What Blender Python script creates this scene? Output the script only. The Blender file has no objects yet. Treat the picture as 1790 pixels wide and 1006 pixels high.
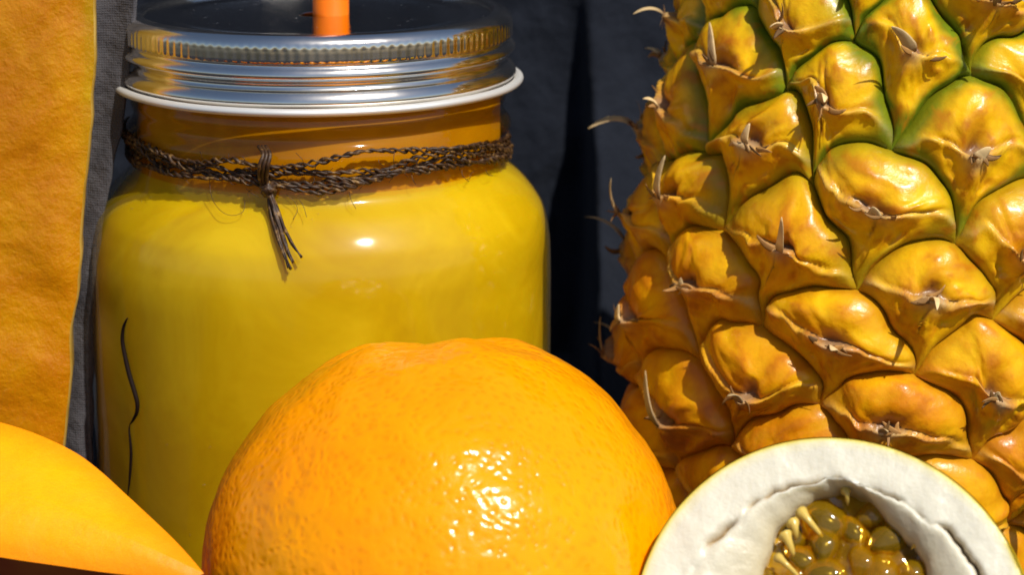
import bpy, math, random
import numpy as np
from mathutils import Vector, Matrix, noise

random.seed(7); np.random.seed(7)
sc = bpy.context.scene
col = sc.collection
MM = 0.001

# ------------------------------------------------------------------ camera
CAM = np.array([34.2, -380.0, 157.0])          # millimetres, jar base centre is the origin
PITCH = math.radians(10.0)
FPX, PPX, PPY = 3800.0, 895.0, 180.0           # focal length and principal point in photo pixels
cd = bpy.data.cameras.new('camera'); cam = bpy.data.objects.new('camera', cd); col.objects.link(cam)
cam.location = CAM * MM
cam.rotation_euler = (math.pi/2 - PITCH, 0, 0)
cd.sensor_width = 36.0
cd.lens = 36.0 * FPX / 1790.0
cd.shift_y = -(503.0 - PPY) / 1790.0
cd.clip_start = 0.01; cd.clip_end = 50.0
cd.dof.use_dof = True; cd.dof.focus_distance = 0.335; cd.dof.aperture_fstop = 32.0
sc.camera = cam

# ------------------------------------------------------------------ sky, sun, exposure
SUN_EL, SUN_AZ = math.radians(52), math.radians(36)     # azimuth measured from the camera side towards the right
S = Vector((math.sin(SUN_AZ)*math.cos(SUN_EL), -math.cos(SUN_AZ)*math.cos(SUN_EL), math.sin(SUN_EL)))
w = bpy.data.worlds.new('World'); sc.world = w; w.use_nodes = True
nt = w.node_tree; bg = nt.nodes['Background']
sky = nt.nodes.new('ShaderNodeTexSky'); sky.sky_type = 'NISHITA'; sky.sun_disc = False
sky.sun_elevation = SUN_EL; sky.sun_rotation = math.pi - SUN_AZ
nt.links.new(sky.outputs[0], bg.inputs[0]); bg.inputs[1].default_value = 0.075
sl = bpy.data.lights.new('sun', 'SUN'); sl.energy = 4.6; sl.angle = math.radians(0.6); sl.color = (1.0, 0.95, 0.87)
so = bpy.data.objects.new('sun', sl); col.objects.link(so)
so.rotation_euler = S.to_track_quat('Z', 'Y').to_euler()
sc.view_settings.view_transform = 'Standard'; sc.view_settings.look = 'None'
sc.view_settings.exposure = 0.0; sc.view_settings.gamma = 1.0
sc.render.engine = 'CYCLES'
sc.cycles.max_bounces = 7; sc.cycles.diffuse_bounces = 3; sc.cycles.glossy_bounces = 4; sc.cycles.transparent_max_bounces = 16
sc.cycles.sample_clamp_indirect = 4.0
sc.cycles.use_denoising = True

# ------------------------------------------------------------------ pixel -> direction helpers
def ray(px, py):
    x = (px - PPX) / FPX; y = -(py - PPY) / FPX
    c, s = math.cos(PITCH), math.sin(PITCH)
    d = np.array([x, c + y*s, -s + y*c])
    return d / np.linalg.norm(d)
def at_y(px, py, Y):
    d = ray(px, py); return CAM + d * ((Y - CAM[1]) / d[1])
def on_plane(px, py, p0, n):
    d = ray(px, py); n = np.array(n, float)
    return CAM + d * (np.dot(np.array(p0) - CAM, n) / np.dot(d, n))
def march(px, py, inside, t0=200.0, t1=520.0, step=0.4):
    d = ray(px, py); t = t0
    while t < t1:
        if inside(CAM + d*t):
            a, b = t - step, t
            for _ in range(14):
                m = (a + b)/2
                if inside(CAM + d*m): b = m
                else: a = m
            return CAM + d*b
        t += step
    return None

# ------------------------------------------------------------------ mesh helpers (input in millimetres)
def obj(name, V, F, mat, parent=None, smooth=True, cols=None, origin=None, mesh=None):
    if mesh is None:
        mesh = bpy.data.meshes.new(name)
        V = np.asarray(V, float)
        if origin is not None: V = V - np.asarray(origin, float)
        mesh.from_pydata((V*MM).tolist(), [], F)
        if smooth: mesh.polygons.foreach_set('use_smooth', [True]*len(mesh.polygons))
        if mat: mesh.materials.append(mat)
        if cols is not None:
            a = mesh.color_attributes.new('Col', 'FLOAT_COLOR', 'POINT')
            c = np.ones((len(V), 4), np.float32); c[:, :3] = cols
            a.data.foreach_set('color', c.ravel())
        mesh.update()
    o = bpy.data.objects.new(name, mesh); col.objects.link(o)
    if origin is not None: o.location = Vector(origin)*MM
    if parent: 
        o.parent = parent
        o.location = o.location - root_loc(parent)
    return o
def root_loc(p):
    v = Vector((0, 0, 0))
    while p: v = v + p.location; p = p.parent
    return v
def tag(o, label, cat=None, group=None, kind=None):
    o['label'] = label
    if cat: o['category'] = cat
    if group: o['group'] = group
    if kind: o['kind'] = kind
    return o
def thing(name, loc, label, cat, group=None):
    o = bpy.data.objects.new(name, None); col.objects.link(o); o.location = Vector(loc)*MM
    o.empty_display_size = 0.01
    return tag(o, label, cat, group)
def lathe(prof, n=128, cx=0.0, cy=0.0, cz=0.0, rmod=None, close=False):
    V, F = [], []
    m = len(prof)
    for k in range(n):
        a = 2*math.pi*k/n
        for j, (r, z) in enumerate(prof):
            rr = r + (rmod(a, j, r, z) if rmod else 0.0)
            V.append((cx + rr*math.cos(a), cy + rr*math.sin(a), cz + z))
    for k in range(n):
        k2 = (k+1) % n
        for j in range(m - (0 if close else 1)):
            j2 = (j+1) % m
            F.append((k*m+j, k2*m+j, k2*m+j2, k*m+j2))
    return V, F
def smooth_path(P, n):
    P = np.asarray(P, float); m = len(P)
    out = []
    for i in range(n):
        t = i/(n-1)*(m-1); k = min(int(t), m-2); u = t-k
        p0, p1, p2, p3 = P[max(k-1, 0)], P[k], P[k+1], P[min(k+2, m-1)]
        out.append(0.5*((2*p1)+(-p0+p2)*u+(2*p0-5*p1+4*p2-p3)*u*u+(-p0+3*p1-3*p2+p3)*u**3))
    return np.array(out)
def smooth_profile(P, n, sig):
    P = np.asarray(P, float); d = np.r_[0, np.cumsum(np.linalg.norm(np.diff(P, axis=0), axis=1))]
    t = np.linspace(0, d[-1], n); D = np.stack([np.interp(t, d, P[:, 0]), np.interp(t, d, P[:, 1])], 1)
    k = np.arange(-8, 9); w_ = np.exp(-(k*(t[1]-t[0])/sig)**2/2); w_ /= w_.sum()
    Q = np.vstack([np.repeat(D[:1], 8, 0), D, np.repeat(D[-1:], 8, 0)])
    return np.stack([np.convolve(Q[:, i], w_, 'valid') for i in (0, 1)], 1)
def tube(P, R, ns=8, flat=1.0, closed=False, up=(0, 0, 1)):
    P = np.asarray(P, float); n = len(P)
    R = np.full(n, R) if np.isscalar(R) else np.asarray(R)
    V, F = [], []
    T = np.gradient(P, axis=0); T /= np.linalg.norm(T, axis=1)[:, None] + 1e-9
    nrm = np.cross(T[0], np.array(up, float))
    if np.linalg.norm(nrm) < 1e-3: nrm = np.cross(T[0], (1, 0, 0))
    nrm /= np.linalg.norm(nrm)
    for i in range(n):
        nrm = nrm - T[i]*np.dot(nrm, T[i]); nrm /= np.linalg.norm(nrm) + 1e-9
        b = np.cross(T[i], nrm)
        for k in range(ns):
            a = 2*math.pi*k/ns
            V.append(P[i] + R[i]*(math.cos(a)*nrm + flat*math.sin(a)*b))
    for i in range(n-1 + (1 if closed else 0)):
        i2 = (i+1) % n
        for k in range(ns):
            k2 = (k+1) % ns
            F.append((i*ns+k, i*ns+k2, i2*ns+k2, i2*ns+k))
    if not closed:
        F.append(tuple(range(ns))[::-1]); F.append(tuple((n-1)*ns+k for k in range(ns)))
    return V, F
def join(parts):
    V, F = [], []
    for v, f in parts:
        o = len(V); V += [tuple(x) for x in v]; F += [tuple(i+o for i in q) for q in f]
    return V, F
def sst(x, a, b):
    t = np.clip((np.asarray(x, float)-a)/(b-a), 0, 1); return t*t*(3-2*t)
def nvec(x, y, z):      # repeatable pair of noise values
    return (1.3*noise.noise(Vector((x, y, z))), 1.3*noise.noise(Vector((x+31.7, y-12.3, z+7.9))), 0.0)
def fbm(p, s, o=4): return noise.fractal(Vector(p)*s, 1.0, 2.0, o)

# ------------------------------------------------------------------ material helpers
def mat(name):
    m = bpy.data.materials.new(name); m.use_nodes = True
    return m, m.node_tree, m.node_tree.nodes['Principled BSDF']
def N(nt, t, **k):
    n = nt.nodes.new(t)
    for a, b in k.items():
        if a in n.inputs: n.inputs[a].default_value = b
        else: setattr(n, a, b)
    return n
def noise_n(nt, scale, detail=4, rough=0.55):
    tc = N(nt, 'ShaderNodeTexCoord'); n = N(nt, 'ShaderNodeTexNoise')
    n.inputs['Scale'].default_value = scale; n.inputs['Detail'].default_value = detail; n.inputs['Roughness'].default_value = rough
    nt.links.new(tc.outputs['Object'], n.inputs['Vector']); return n
def ramp(nt, src, stops):
    r = N(nt, 'ShaderNodeValToRGB'); e = r.color_ramp.elements
    while len(e) < len(stops): e.new(0.5)
    for i, (p, c) in enumerate(stops): e[i].position = p; e[i].color = (*c, 1)
    nt.links.new(src, r.inputs[0]); return r
def bump(nt, bs, src, strength, dist_mm, prev=None, sock='Normal'):
    b = N(nt, 'ShaderNodeBump'); b.inputs['Strength'].default_value = strength; b.inputs['Distance'].default_value = dist_mm*MM
    nt.links.new(src, b.inputs['Height'])
    if prev: nt.links.new(prev.outputs[0], b.inputs['Normal'])
    if bs: nt.links.new(b.outputs[0], bs.inputs[sock])
    return b
def sss(bs, wgt, rad, scale_mm=1.0):
    bs.inputs['Subsurface Weight'].default_value = wgt
    bs.inputs['Subsurface Radius'].default_value = rad
    bs.inputs['Subsurface Scale'].default_value = scale_mm*MM

def cloth_mat(name, c0, c1, weave_mm, tint_scale):
    m, nt, bs = mat(name)
    n = noise_n(nt, tint_scale, 5, 0.65)
    r = ramp(nt, n.outputs[0], [(0.3, c0), (0.75, c1)])
    nt.links.new(r.outputs[0], bs.inputs['Base Color'])
    bs.inputs['Roughness'].default_value = 0.85
    bs.inputs['Specular IOR Level'].default_value = 0.25
    bs.inputs['Sheen Weight'].default_value = 0.05; bs.inputs['Sheen Roughness'].default_value = 0.5
    tc = N(nt, 'ShaderNodeTexCoord')
    hs = []
    for ax in ('X', 'Z'):
        wv = N(nt, 'ShaderNodeTexWave'); wv.bands_direction = ax
        wv.inputs['Scale'].default_value = 0.314/(weave_mm*MM); wv.inputs['Distortion'].default_value = 1.0
        wv.inputs['Detail'].default_value = 2; wv.inputs['Detail Scale'].default_value = 2
        nt.links.new(tc.outputs['Object'], wv.inputs['Vector']); hs.append(wv)
    ad = N(nt, 'ShaderNodeMath', operation='MULTIPLY')
    nt.links.new(hs[0].outputs['Fac'], ad.inputs[0]); nt.links.new(hs[1].outputs['Fac'], ad.inputs[1])
    b1 = bump(nt, None, ad.outputs[0], 0.5, 0.2)
    n2 = noise_n(nt, 260, 5, 0.65)
    bump(nt, bs, n2.outputs[0], 0.9, 0.9, b1)
    return m
NAVY = cloth_mat('navy_cloth', (0.0028, 0.005, 0.0115), (0.0085, 0.012, 0.0220), 0.55, 60)
GREY = cloth_mat('grey_cloth', (0.050, 0.048, 0.056), (0.095, 0.09, 0.098), 0.42, 160)

# ------------------------------------------------------------------ setting: table and backdrop
def table():
    xs = np.linspace(-400, 480, 60); ys = np.linspace(-700, 170, 50)
    V = [(x, y, -0.8 + 0.7*fbm((x, y, 0), 0.02)) for y in ys for x in xs]
    nx = len(xs)
    F = [(j*nx+i, j*nx+i+1, (j+1)*nx+i+1, (j+1)*nx+i) for j in range(len(ys)-1) for i in range(nx-1)]
    o = obj('tabletop', V, F, NAVY)
    o['kind'] = 'structure'; o['label'] = 'dark navy cloth covered table under the fruit'
def backdrop():
    xs = np.concatenate([np.linspace(-400, -100, 40), np.linspace(-98, 170, 300), np.linspace(174, 480, 40)])
    zs = np.linspace(-3, 330, 170)
    V = []
    for z in zs:
        p = 54.0*(1-float(sst(z, -30, 110)))
        xc = 54.0 + 1.2*math.sin(z*0.045)
        for x in xs:
            y = 150 - 2.0*math.sin(x*0.045+0.5) - 2.2*fbm((x, z, 3), 0.022, 5) - 0.9*fbm((x, z, 9), 0.10, 4) - .3*fbm((x, z*.4, 2), .3, 3)
            dx = x - xc
            if dx >= 0: r = p*math.exp(-dx/34)
            else: r = p*math.exp(-(dx/2.0)**2)
            # shallow folds to the left of the deep one
            r += 3.0*math.exp(-((x-12-0.05*z)/9.0)**2)
            V.append((x, y - r, z))
    nx = len(xs)
    F = [(j*nx+i, j*nx+i+1, (j+1)*nx+i+1, (j+1)*nx+i) for j in range(len(zs)-1) for i in range(nx-1)]
    o = obj('backdrop', V, F, NAVY)
    o['kind'] = 'structure'; o['label'] = 'dark navy fabric backdrop hanging in one deep fold'
table(); backdrop()

# ------------------------------------------------------------------ grey woven cloth between slab and jar
def grey_cloth():
    edge = [(240, -60), (236, 0), (228, 90), (220, 160), (210, 230), (192, 320), (178, 400), (169, 500), (165, 600), (163, 760), (160, 1000)]
    E = np.array([at_y(x, y, -13) for x, y in edge])
    zs = np.linspace(0.3, E[0][2], 70)
    order = np.argsort(E[:, 2])
    ex = np.interp(zs, E[order, 2], E[order, 0])
    V = []; us = np.linspace(0, 1, 40)
    for j, z in enumerate(zs):
        for u in us:
            x = ex[j] + 0.15 - 16*u + 0.35*fbm((1.1, z, 0), 0.2)
            y = -13 - 1.2*math.sin(u*9.0 + 0.02*z) - 0.8*fbm((x, z, 5), 0.08) - 1.5*u
            V.append((x, y, z))
    nx = len(us)
    F = [(j*nx+i, (j+1)*nx+i, (j+1)*nx+i+1, j*nx+i+1) for j in range(len(zs)-1) for i in range(nx-1)]
    o = obj('cloth', V, F, GREY)
    s = o.modifiers.new('thickness', 'SOLIDIFY'); s.thickness = 0.0007
    tag(o, 'narrow grey woven cloth hanging between the cut orange slab and the jar', 'cloth')
grey_cloth()

# ------------------------------------------------------------------ papaya-like slab
def slab():
    m, nt, bs = mat('orange_flesh')
    n = noise_n(nt, 75, 8, 0.72); n.inputs['Distortion'].default_value = 0.6
    r = ramp(nt, n.outputs[0], [(0.22, (0.36, 0.095, 0.0)), (0.40, (0.54, 0.195, 0.0)), (0.56, (0.60, 0.25, 0.0)), (0.78, (0.72, 0.37, 0.003))])
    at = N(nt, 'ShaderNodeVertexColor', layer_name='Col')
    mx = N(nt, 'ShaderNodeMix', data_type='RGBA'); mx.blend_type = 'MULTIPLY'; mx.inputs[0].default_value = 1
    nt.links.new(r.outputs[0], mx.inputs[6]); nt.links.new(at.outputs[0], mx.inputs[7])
    nl = noise_n(nt, 22, 3, .5); rl = ramp(nt, nl.outputs[0], [(0.32, (.80, .66, .6)), (0.62, (1.05, 1.08, 1))])
    m3 = N(nt, 'ShaderNodeMix', data_type='RGBA'); m3.blend_type = 'MULTIPLY'; m3.inputs[0].default_value = 1
    nt.links.new(mx.outputs[2], m3.inputs[6]); nt.links.new(rl.outputs[0], m3.inputs[7]); nt.links.new(m3.outputs[2], bs.inputs['Base Color'])
    bs.inputs['Roughness'].default_value = 0.4; bs.inputs['Specular IOR Level'].default_value = 0.2
    bs.inputs['Coat Weight'].default_value = 0.5; bs.inputs['Coat Roughness'].default_value = 0.08
    sss(bs, 0.25, (1.0, 0.4, 0.1), 2.5)
    n1 = noise_n(nt, 420, 5, 0.65); n2 = noise_n(nt, 110, 5, 0.6); n3 = noise_n(nt, 1400, 2, 0.5)
    b = bump(nt, None, n2.outputs[0], 0.6, 1.2); b = bump(nt, None, n1.outputs[0], 0.5, 0.45, b)
    b = bump(nt, bs, n3.outputs[0], 0.5, 0.16, b); nt.links.new(b.outputs[0], bs.inputs['Coat Normal'])
    mp, nt, bp = mat('yellow_rind')
    n = noise_n(nt, 120, 5); r = ramp(nt, n.outputs[0], [(0.3, (0.42, 0.24, 0.015)), (0.7, (0.62, 0.42, 0.10))])
    nt.links.new(r.outputs[0], bp.inputs['Base Color']); bp.inputs['Roughness'].default_value = 0.45
    right = [(166, -120), (164, -40), (163, 0), (162, 60), (161, 130), (158, 200), (152, 260), (146, 320), (142, 380), (139, 440), (133, 500), (124, 545), (122, 590), (124, 640), (118, 690), (112, 740), (106, 790), (98, 850), (84, 930), (66, 1010)]
    Yp, lean = -25.0, 0.06
    n_ = (0, -1, lean)
    P = np.array([on_plane(x, y, (0, Yp, 60), n_) for x, y in right])
    # close the outline on the side the photograph does not show
    top = P[0]; bot = P[-1]
    arc = []
    for k in range(1, 26):
        a = k/26
        x = bot[0] + (top[0]-bot[0])*a - 95*math.sin(math.pi*a)**0.75
        z = bot[2] + (top[2]-bot[2])*a - 9*math.sin(2*math.pi*a)*0.5 - (16*math.exp(-(a/0.12)**2)) + 10*math.exp(-((1-a)/0.15)**2)
        arc.append((x, 0, z))
    O = np.vstack([P, np.array(arc)])
    O[:, 2] -= 0
    cx, cz = O[:, 0].mean(), O[:, 2].mean()
    n = 220
    Oc = np.vstack([O, O[:1]]); seg = np.r_[0, np.cumsum(np.linalg.norm(np.diff(Oc[:, [0, 2]], axis=0), axis=1))]
    tt = np.linspace(0, seg[-1], n, endpoint=False)
    ox = np.interp(tt, seg, Oc[:, 0]); oz = np.interp(tt, seg, Oc[:, 2])
    for i in range(n):
        ox[i] += .45*fbm((ox[i], oz[i], 8), .12, 5)
    zmin = oz.min()
    rings = [0, .2, .4, .55, .68, .78, .86, .91, .95, .975, .99, 1.0]
    V, C = [], []
    yplane = lambda z: Yp + lean*(z-60)
    for q in rings:
        for i in range(n):
            x = cx + (ox[i]-cx)*q; z = cz + (oz[i]-cz)*q
            y = yplane(z) - 1.5*(1-q**6) - 1.0*fbm((x, z, 1), 0.045, 5)*min(1, (1-q)*12) - 0.45*fbm((x, z, 4), 0.2, 4)*min(1, (1-q)*14)
            V.append((x, y, z))
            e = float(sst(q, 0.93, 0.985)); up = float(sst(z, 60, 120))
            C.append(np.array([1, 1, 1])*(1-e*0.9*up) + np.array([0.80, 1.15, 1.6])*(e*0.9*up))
    F = []
    for k in range(len(rings)-1):
        for i in range(n):
            i2 = (i+1) % n
            F.append((k*n+i, k*n+i2, (k+1)*n+i2, (k+1)*n+i))
    root = thing('fruit_slab', (cx, Yp+8, zmin), 'tall wet cut slab of orange fruit flesh with thin yellow rind', 'fruit')
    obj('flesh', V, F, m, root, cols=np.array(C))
    V, F = [], []
    back = [(1.0, 0.0), (1.006, 0.5), (1.0, 2.0), (0.985, 6), (0.94, 14), (0.84, 22), (0.66, 28), (0.4, 32), (0.15, 33.5), (0.0, 34)]
    for q, d in back:
        for i in range(n):
            x = cx + (ox[i]-cx)*q; z = cz + (oz[i]-cz)*q
            V.append((x, yplane(z) + d, z))
    for k in range(len(back)-1):
        for i in range(n):
            i2 = (i+1) % n
            F.append((k*n+i, k*n+i2, (k+1)*n+i2, (k+1)*n+i))
    obj('rind', V, F, mp, root)
    root.location.z -= zmin*MM if zmin > 0 else 0
    # the slab stands on the table: shift its meshes with the root
slab()

# ------------------------------------------------------------------ jar profile (outer glass)
JAR = [(0, 1.2), (28, 1.2), (33, 0.0), (36, 0.6), (38.8, 2.8), (40.9, 6.5), (41.2, 12), (41.2, 60), (41.1, 65), (40.7, 68.5), (39.9, 71.6), (38.4, 74.0), (36.7, 76.1), (35.1, 77.6), (33.9, 78.6), (33.2, 79.6), (32.9, 80.9), (32.8, 83.6), (32.9, 84.4), (33.5, 85.1), (34.2, 86.1), (34.1, 87.2), (33.2, 88.1), (32.5, 88.8), (32.5, 90.2), (33.2, 91.0), (33.2, 92.0), (32.5, 93), (32.4, 100.0), (31.0, 101.0)]
_jr = np.array(JAR)
def jar_r(z):
    return float(np.interp(z, _jr[2:, 1], _jr[2:, 0])) if z > 0 else 0.0
def on_jar(px, py, off=0.0):
    for _ in range(60):
        p = march(px, py, lambda p: 0 < p[2] < 101 and math.hypot(p[0], p[1]) < jar_r(p[2]) + off, 300, 430)
        if p is not None and p[1] < 6: return p
        px += 1.5 if px < 560 else -1.5
    raise ValueError((px, py))

def glass_mat(name, tint, rough=0.05, film=0.0, filmcol=(0.5, 0.36, 0.01)):
    m = bpy.data.materials.new(name); m.use_nodes = True; nt = m.node_tree; nt.nodes.clear()
    out = N(nt, 'ShaderNodeOutputMaterial'); mx = N(nt, 'ShaderNodeMixShader')
    tr = N(nt, 'ShaderNodeBsdfTransparent'); tr.inputs[0].default_value = (*tint, 1)
    gl = N(nt, 'ShaderNodeBsdfGlossy'); gl.inputs['Roughness'].default_value = rough
    ge = N(nt, 'ShaderNodeNewGeometry'); dp = N(nt, 'ShaderNodeVectorMath', operation='DOT_PRODUCT')
    nt.links.new(ge.outputs['Normal'], dp.inputs[0]); nt.links.new(ge.outputs['Incoming'], dp.inputs[1])
    ab = N(nt, 'ShaderNodeMath', operation='ABSOLUTE'); nt.links.new(dp.outputs['Value'], ab.inputs[0])
    om = N(nt, 'ShaderNodeMath', operation='SUBTRACT'); om.inputs[0].default_value = 1.0; nt.links.new(ab.outputs[0], om.inputs[1])
    pw = N(nt, 'ShaderNodeMath', operation='POWER'); pw.inputs[1].default_value = 5.0; nt.links.new(om.outputs[0], pw.inputs[0])
    fr = N(nt, 'ShaderNodeMath', operation='MULTIPLY_ADD'); fr.inputs[1].default_value = 0.96; fr.inputs[2].default_value = 0.04
    nt.links.new(pw.outputs[0], fr.inputs[0])      # Schlick reflectance, the same from both sides of the wall
    n = noise_n(nt, 45, 2, 0.5)
    b = bump(nt, None, n.outputs[0], 0.25, 2.0)
    nt.links.new(b.outputs[0], gl.inputs['Normal'])
    if film:
        df = N(nt, 'ShaderNodeBsdfDiffuse'); df.inputs[0].default_value = (*filmcol, 1)
        m2 = N(nt, 'ShaderNodeMixShader'); nf = noise_n(nt, 40, 5, 0.6)
        rf = ramp(nt, nf.outputs[0], [(0.3, (film*.6,)*3), (0.7, (film*1.3,)*3)]); nt.links.new(rf.outputs[0], m2.inputs[0])
        nt.links.new(tr.outputs[0], m2.inputs[1]); nt.links.new(df.outputs[0], m2.inputs[2]); tr = m2
    nt.links.new(fr.outputs[0], mx.inputs[0]); nt.links.new(tr.outputs[0], mx.inputs[1]); nt.links.new(gl.outputs[0], mx.inputs[2])
    nt.links.new(mx.outputs[0], out.inputs[0])
    return m

def jar():
    root = thing('mason_jar', (0, 0, 0), 'glass mason jar filled with yellow juice under a silver screw lid', 'jar')
    P = smooth_profile(JAR, 240, 0.7)
    g = glass_mat('jar_glass', (0.975, 0.97, 0.9), 0.08, 0.18, (0.60, 0.42, 0.008)); g2 = glass_mat('neck_glass', (0.86, 0.66, 0.32), 0.05, 0.03, (0.4, 0.2, 0.01))
    V, F = lathe([tuple(p) for p in P if p[1] < 80.9 or p[0] < 20], 160)
    body = obj('glass_body', V, F, g, root)
    pn = [tuple(p) for p in P if p[1] >= 80.8]
    jb = [tuple(p) for p in P if p[1] < 80.9 and p[0] > 20][-1]
    V, F = lathe([jb] + pn, 160)
    obj('glass_neck', V, F, g2, root)
    # juice
    m, nt, bs = mat('mango_juice')
    n = noise_n(nt, 32, 6, 0.62); n.inputs['Distortion'].default_value = 1.2
    r = ramp(nt, n.outputs[0], [(0.30, (0.54, 0.31, 0.0)), (0.5, (0.66, 0.425, 0.0)), (0.68, (0.78, 0.54, 0.006))])
    nt.links.new(r.outputs[0], bs.inputs['Base Color'])
    bs.inputs['Roughness'].default_value = 0.45; bs.inputs['Specular IOR Level'].default_value = 0.2
    sss(bs, 0.35, (1.0, 0.55, 0.05), 4.0)
    J = []
    for r_, z_ in P:
        if z_ < 2.2 or z_ > 94: continue
        neck = float(sst(z_, 76.6, 81.5))
        off = (1.0*(1-neck) + (r_-32.1)*neck) if r_ > 30 else 1.0
        if r_ - off > 0: J.append((r_ - off, z_))
    J = [(0, 2.2)] + J + [(0, J[-1][1]+0.2)]
    def shift(a, j, r_, z_):   # the juice sits a little closer to one side at the shoulder
        return (-0.45 + 1.15*float(sst(z_, 60, 72)))*math.cos(a)*(1-float(sst(z_, 76, 82))) if r_ > 5 else 0
    V, F = lathe(J, 128, rmod=shift)
    obj('juice', V, F, m, root)
    # ---- lid
    lm, nt, bs = mat('tin_lid')
    bs.inputs['Metallic'].default_value = 1.0; bs.inputs['Base Color'].default_value = (0.90, 0.86, 0.80, 1)
    bs.inputs['Roughness'].default_value = 0.2
    n = noise_n(nt, 900, 3); bump(nt, bs, n.outputs[0], 0.12, 0.05)
    n2 = noise_n(nt, 70, 5, 0.6); rr = ramp(nt, n2.outputs[0], [(0.3, (0.08,)*3), (0.72, (0.26,)*3)]); nt.links.new(rr.outputs[0], bs.inputs['Roughness'])
    z0 = 93.2
    band = [(34.3, 1.6), (34.6, 2.1), (34.95, 2.6), (34.9, 3.1), (34.6, 3.7), (34.1, 4.3), (33.55, 4.75), (33.3, 5.3), (33.5, 5.9), (34.15, 6.3), (34.65, 6.8), (34.7, 7.3), (34.4, 7.9), (33.9, 8.4), (33.75, 8.8),
            (34.15, 9.1), (34.35, 9.4), (34.35, 10.2), (34.35, 11.0), (34.3, 11.8), (34.0, 12.6), (33.4, 13.25), (32.8, 13.6), (31.9, 13.7), (30.9, 13.6), (30.5, 13.3), (30.4, 12.9)]
    bp = []
    for i in range(len(band)-1):
        a, b = band[i], band[i+1]; bp.append(a); bp.append(((a[0]+b[0])/2, (a[1]+b[1])/2))
    bp.append(band[-1])
    nk = 134; seg = nk*6
    wob = [0.6+0.4*noise.noise(Vector((k*0.31, 2.7, 0))) + 0.35*noise.noise(Vector((k*1.7, 0, 0))) for k in range(nk)]
    def knurl(a, j, r_, z_):
        f = float(sst(z_, 8.95, 9.4))*(1-float(sst(z_, 11.4, 12.2)))
        if f <= 0: return 0
        k = int(a/(2*math.pi)*nk) % nk
        return -0.20*f*max(0.15, wob[k])*(0.5+0.5*math.cos(a*nk))
    V, F = lathe(bp, seg, cz=z0, rmod=knurl)
    lid = obj('lid_band', V, F, lm, root)
    rm, nt, bs = mat('rolled_rim'); bs.inputs['Metallic'].default_value = 0.55; bs.inputs['Base Color'].default_value = (0.86, 0.85, 0.82, 1); bs.inputs['Roughness'].default_value = 0.42
    V, F = lathe([(35.3 + 0.85*math.cos(t), 1.35 + 0.68*math.sin(t)) for t in np.linspace(0, 2*math.pi, 14, endpoint=False)], 160, cz=z0, close=True,
                 rmod=lambda a, j, r_, z_: 0.10*math.sin(a*3+1) + 0.05*math.sin(a*11))
    obj('lid_rim', V, F, rm, lid)
    dm, nt, bs = mat('lid_disc')
    bs.inputs['Metallic'].default_value = 1.0; bs.inputs['Base Color'].default_value = (0.62, 0.63, 0.65, 1)
    bs.inputs['Roughness'].default_value = 0.1
    n = noise_n(nt, 60, 3); b = bump(nt, None, n.outputs[0], 0.3, 0.3)
    n = noise_n(nt, 900, 4, .7); bump(nt, bs, n.outputs[0], 0.5, 0.08, b)
    n = noise_n(nt, 260, 6, .7); rr = ramp(nt, n.outputs[0], [(0.58, (0.06,)*3), (0.74, (0.45,)*3)]); nt.links.new(rr.outputs[0], bs.inputs['Roughness'])
    disc = [(3.4, 12.2), (3.4, 12.6), (3.5, 12.72), (3.65, 12.75), (3.9, 12.75), (12, 12.75), (24, 12.75), (25, 12.76), (26.4, 12.9), (27.2, 12.95), (28, 12.95), (30.6, 12.95)]
    V, F = lathe(disc, 128, cz=z0)
    d = obj('lid_disc', V, F, dm, lid)
    # straw
    sm, nt, bs = mat('orange_straw')
    bs.inputs['Base Color'].default_value = (0.95, 0.19, 0.0, 1); bs.inputs['Roughness'].default_value = 0.3
    sss(bs, 0.2, (1, .4, .1), 1.0)
    straw = thing('drinking_straw', (2.0, 0, z0+12.7), 'bright orange plastic drinking straw standing in the lid of the jar', 'straw')
    P = [(2.2+0.012*t, 0.0, z0 + 5 + t) for t in np.linspace(0, 95, 20)]
    Vo, Fo = tube(P, 3.2, 32)
    obj('straw_tube', Vo, Fo, sm, straw)
    return root
jar_root = jar()

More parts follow.
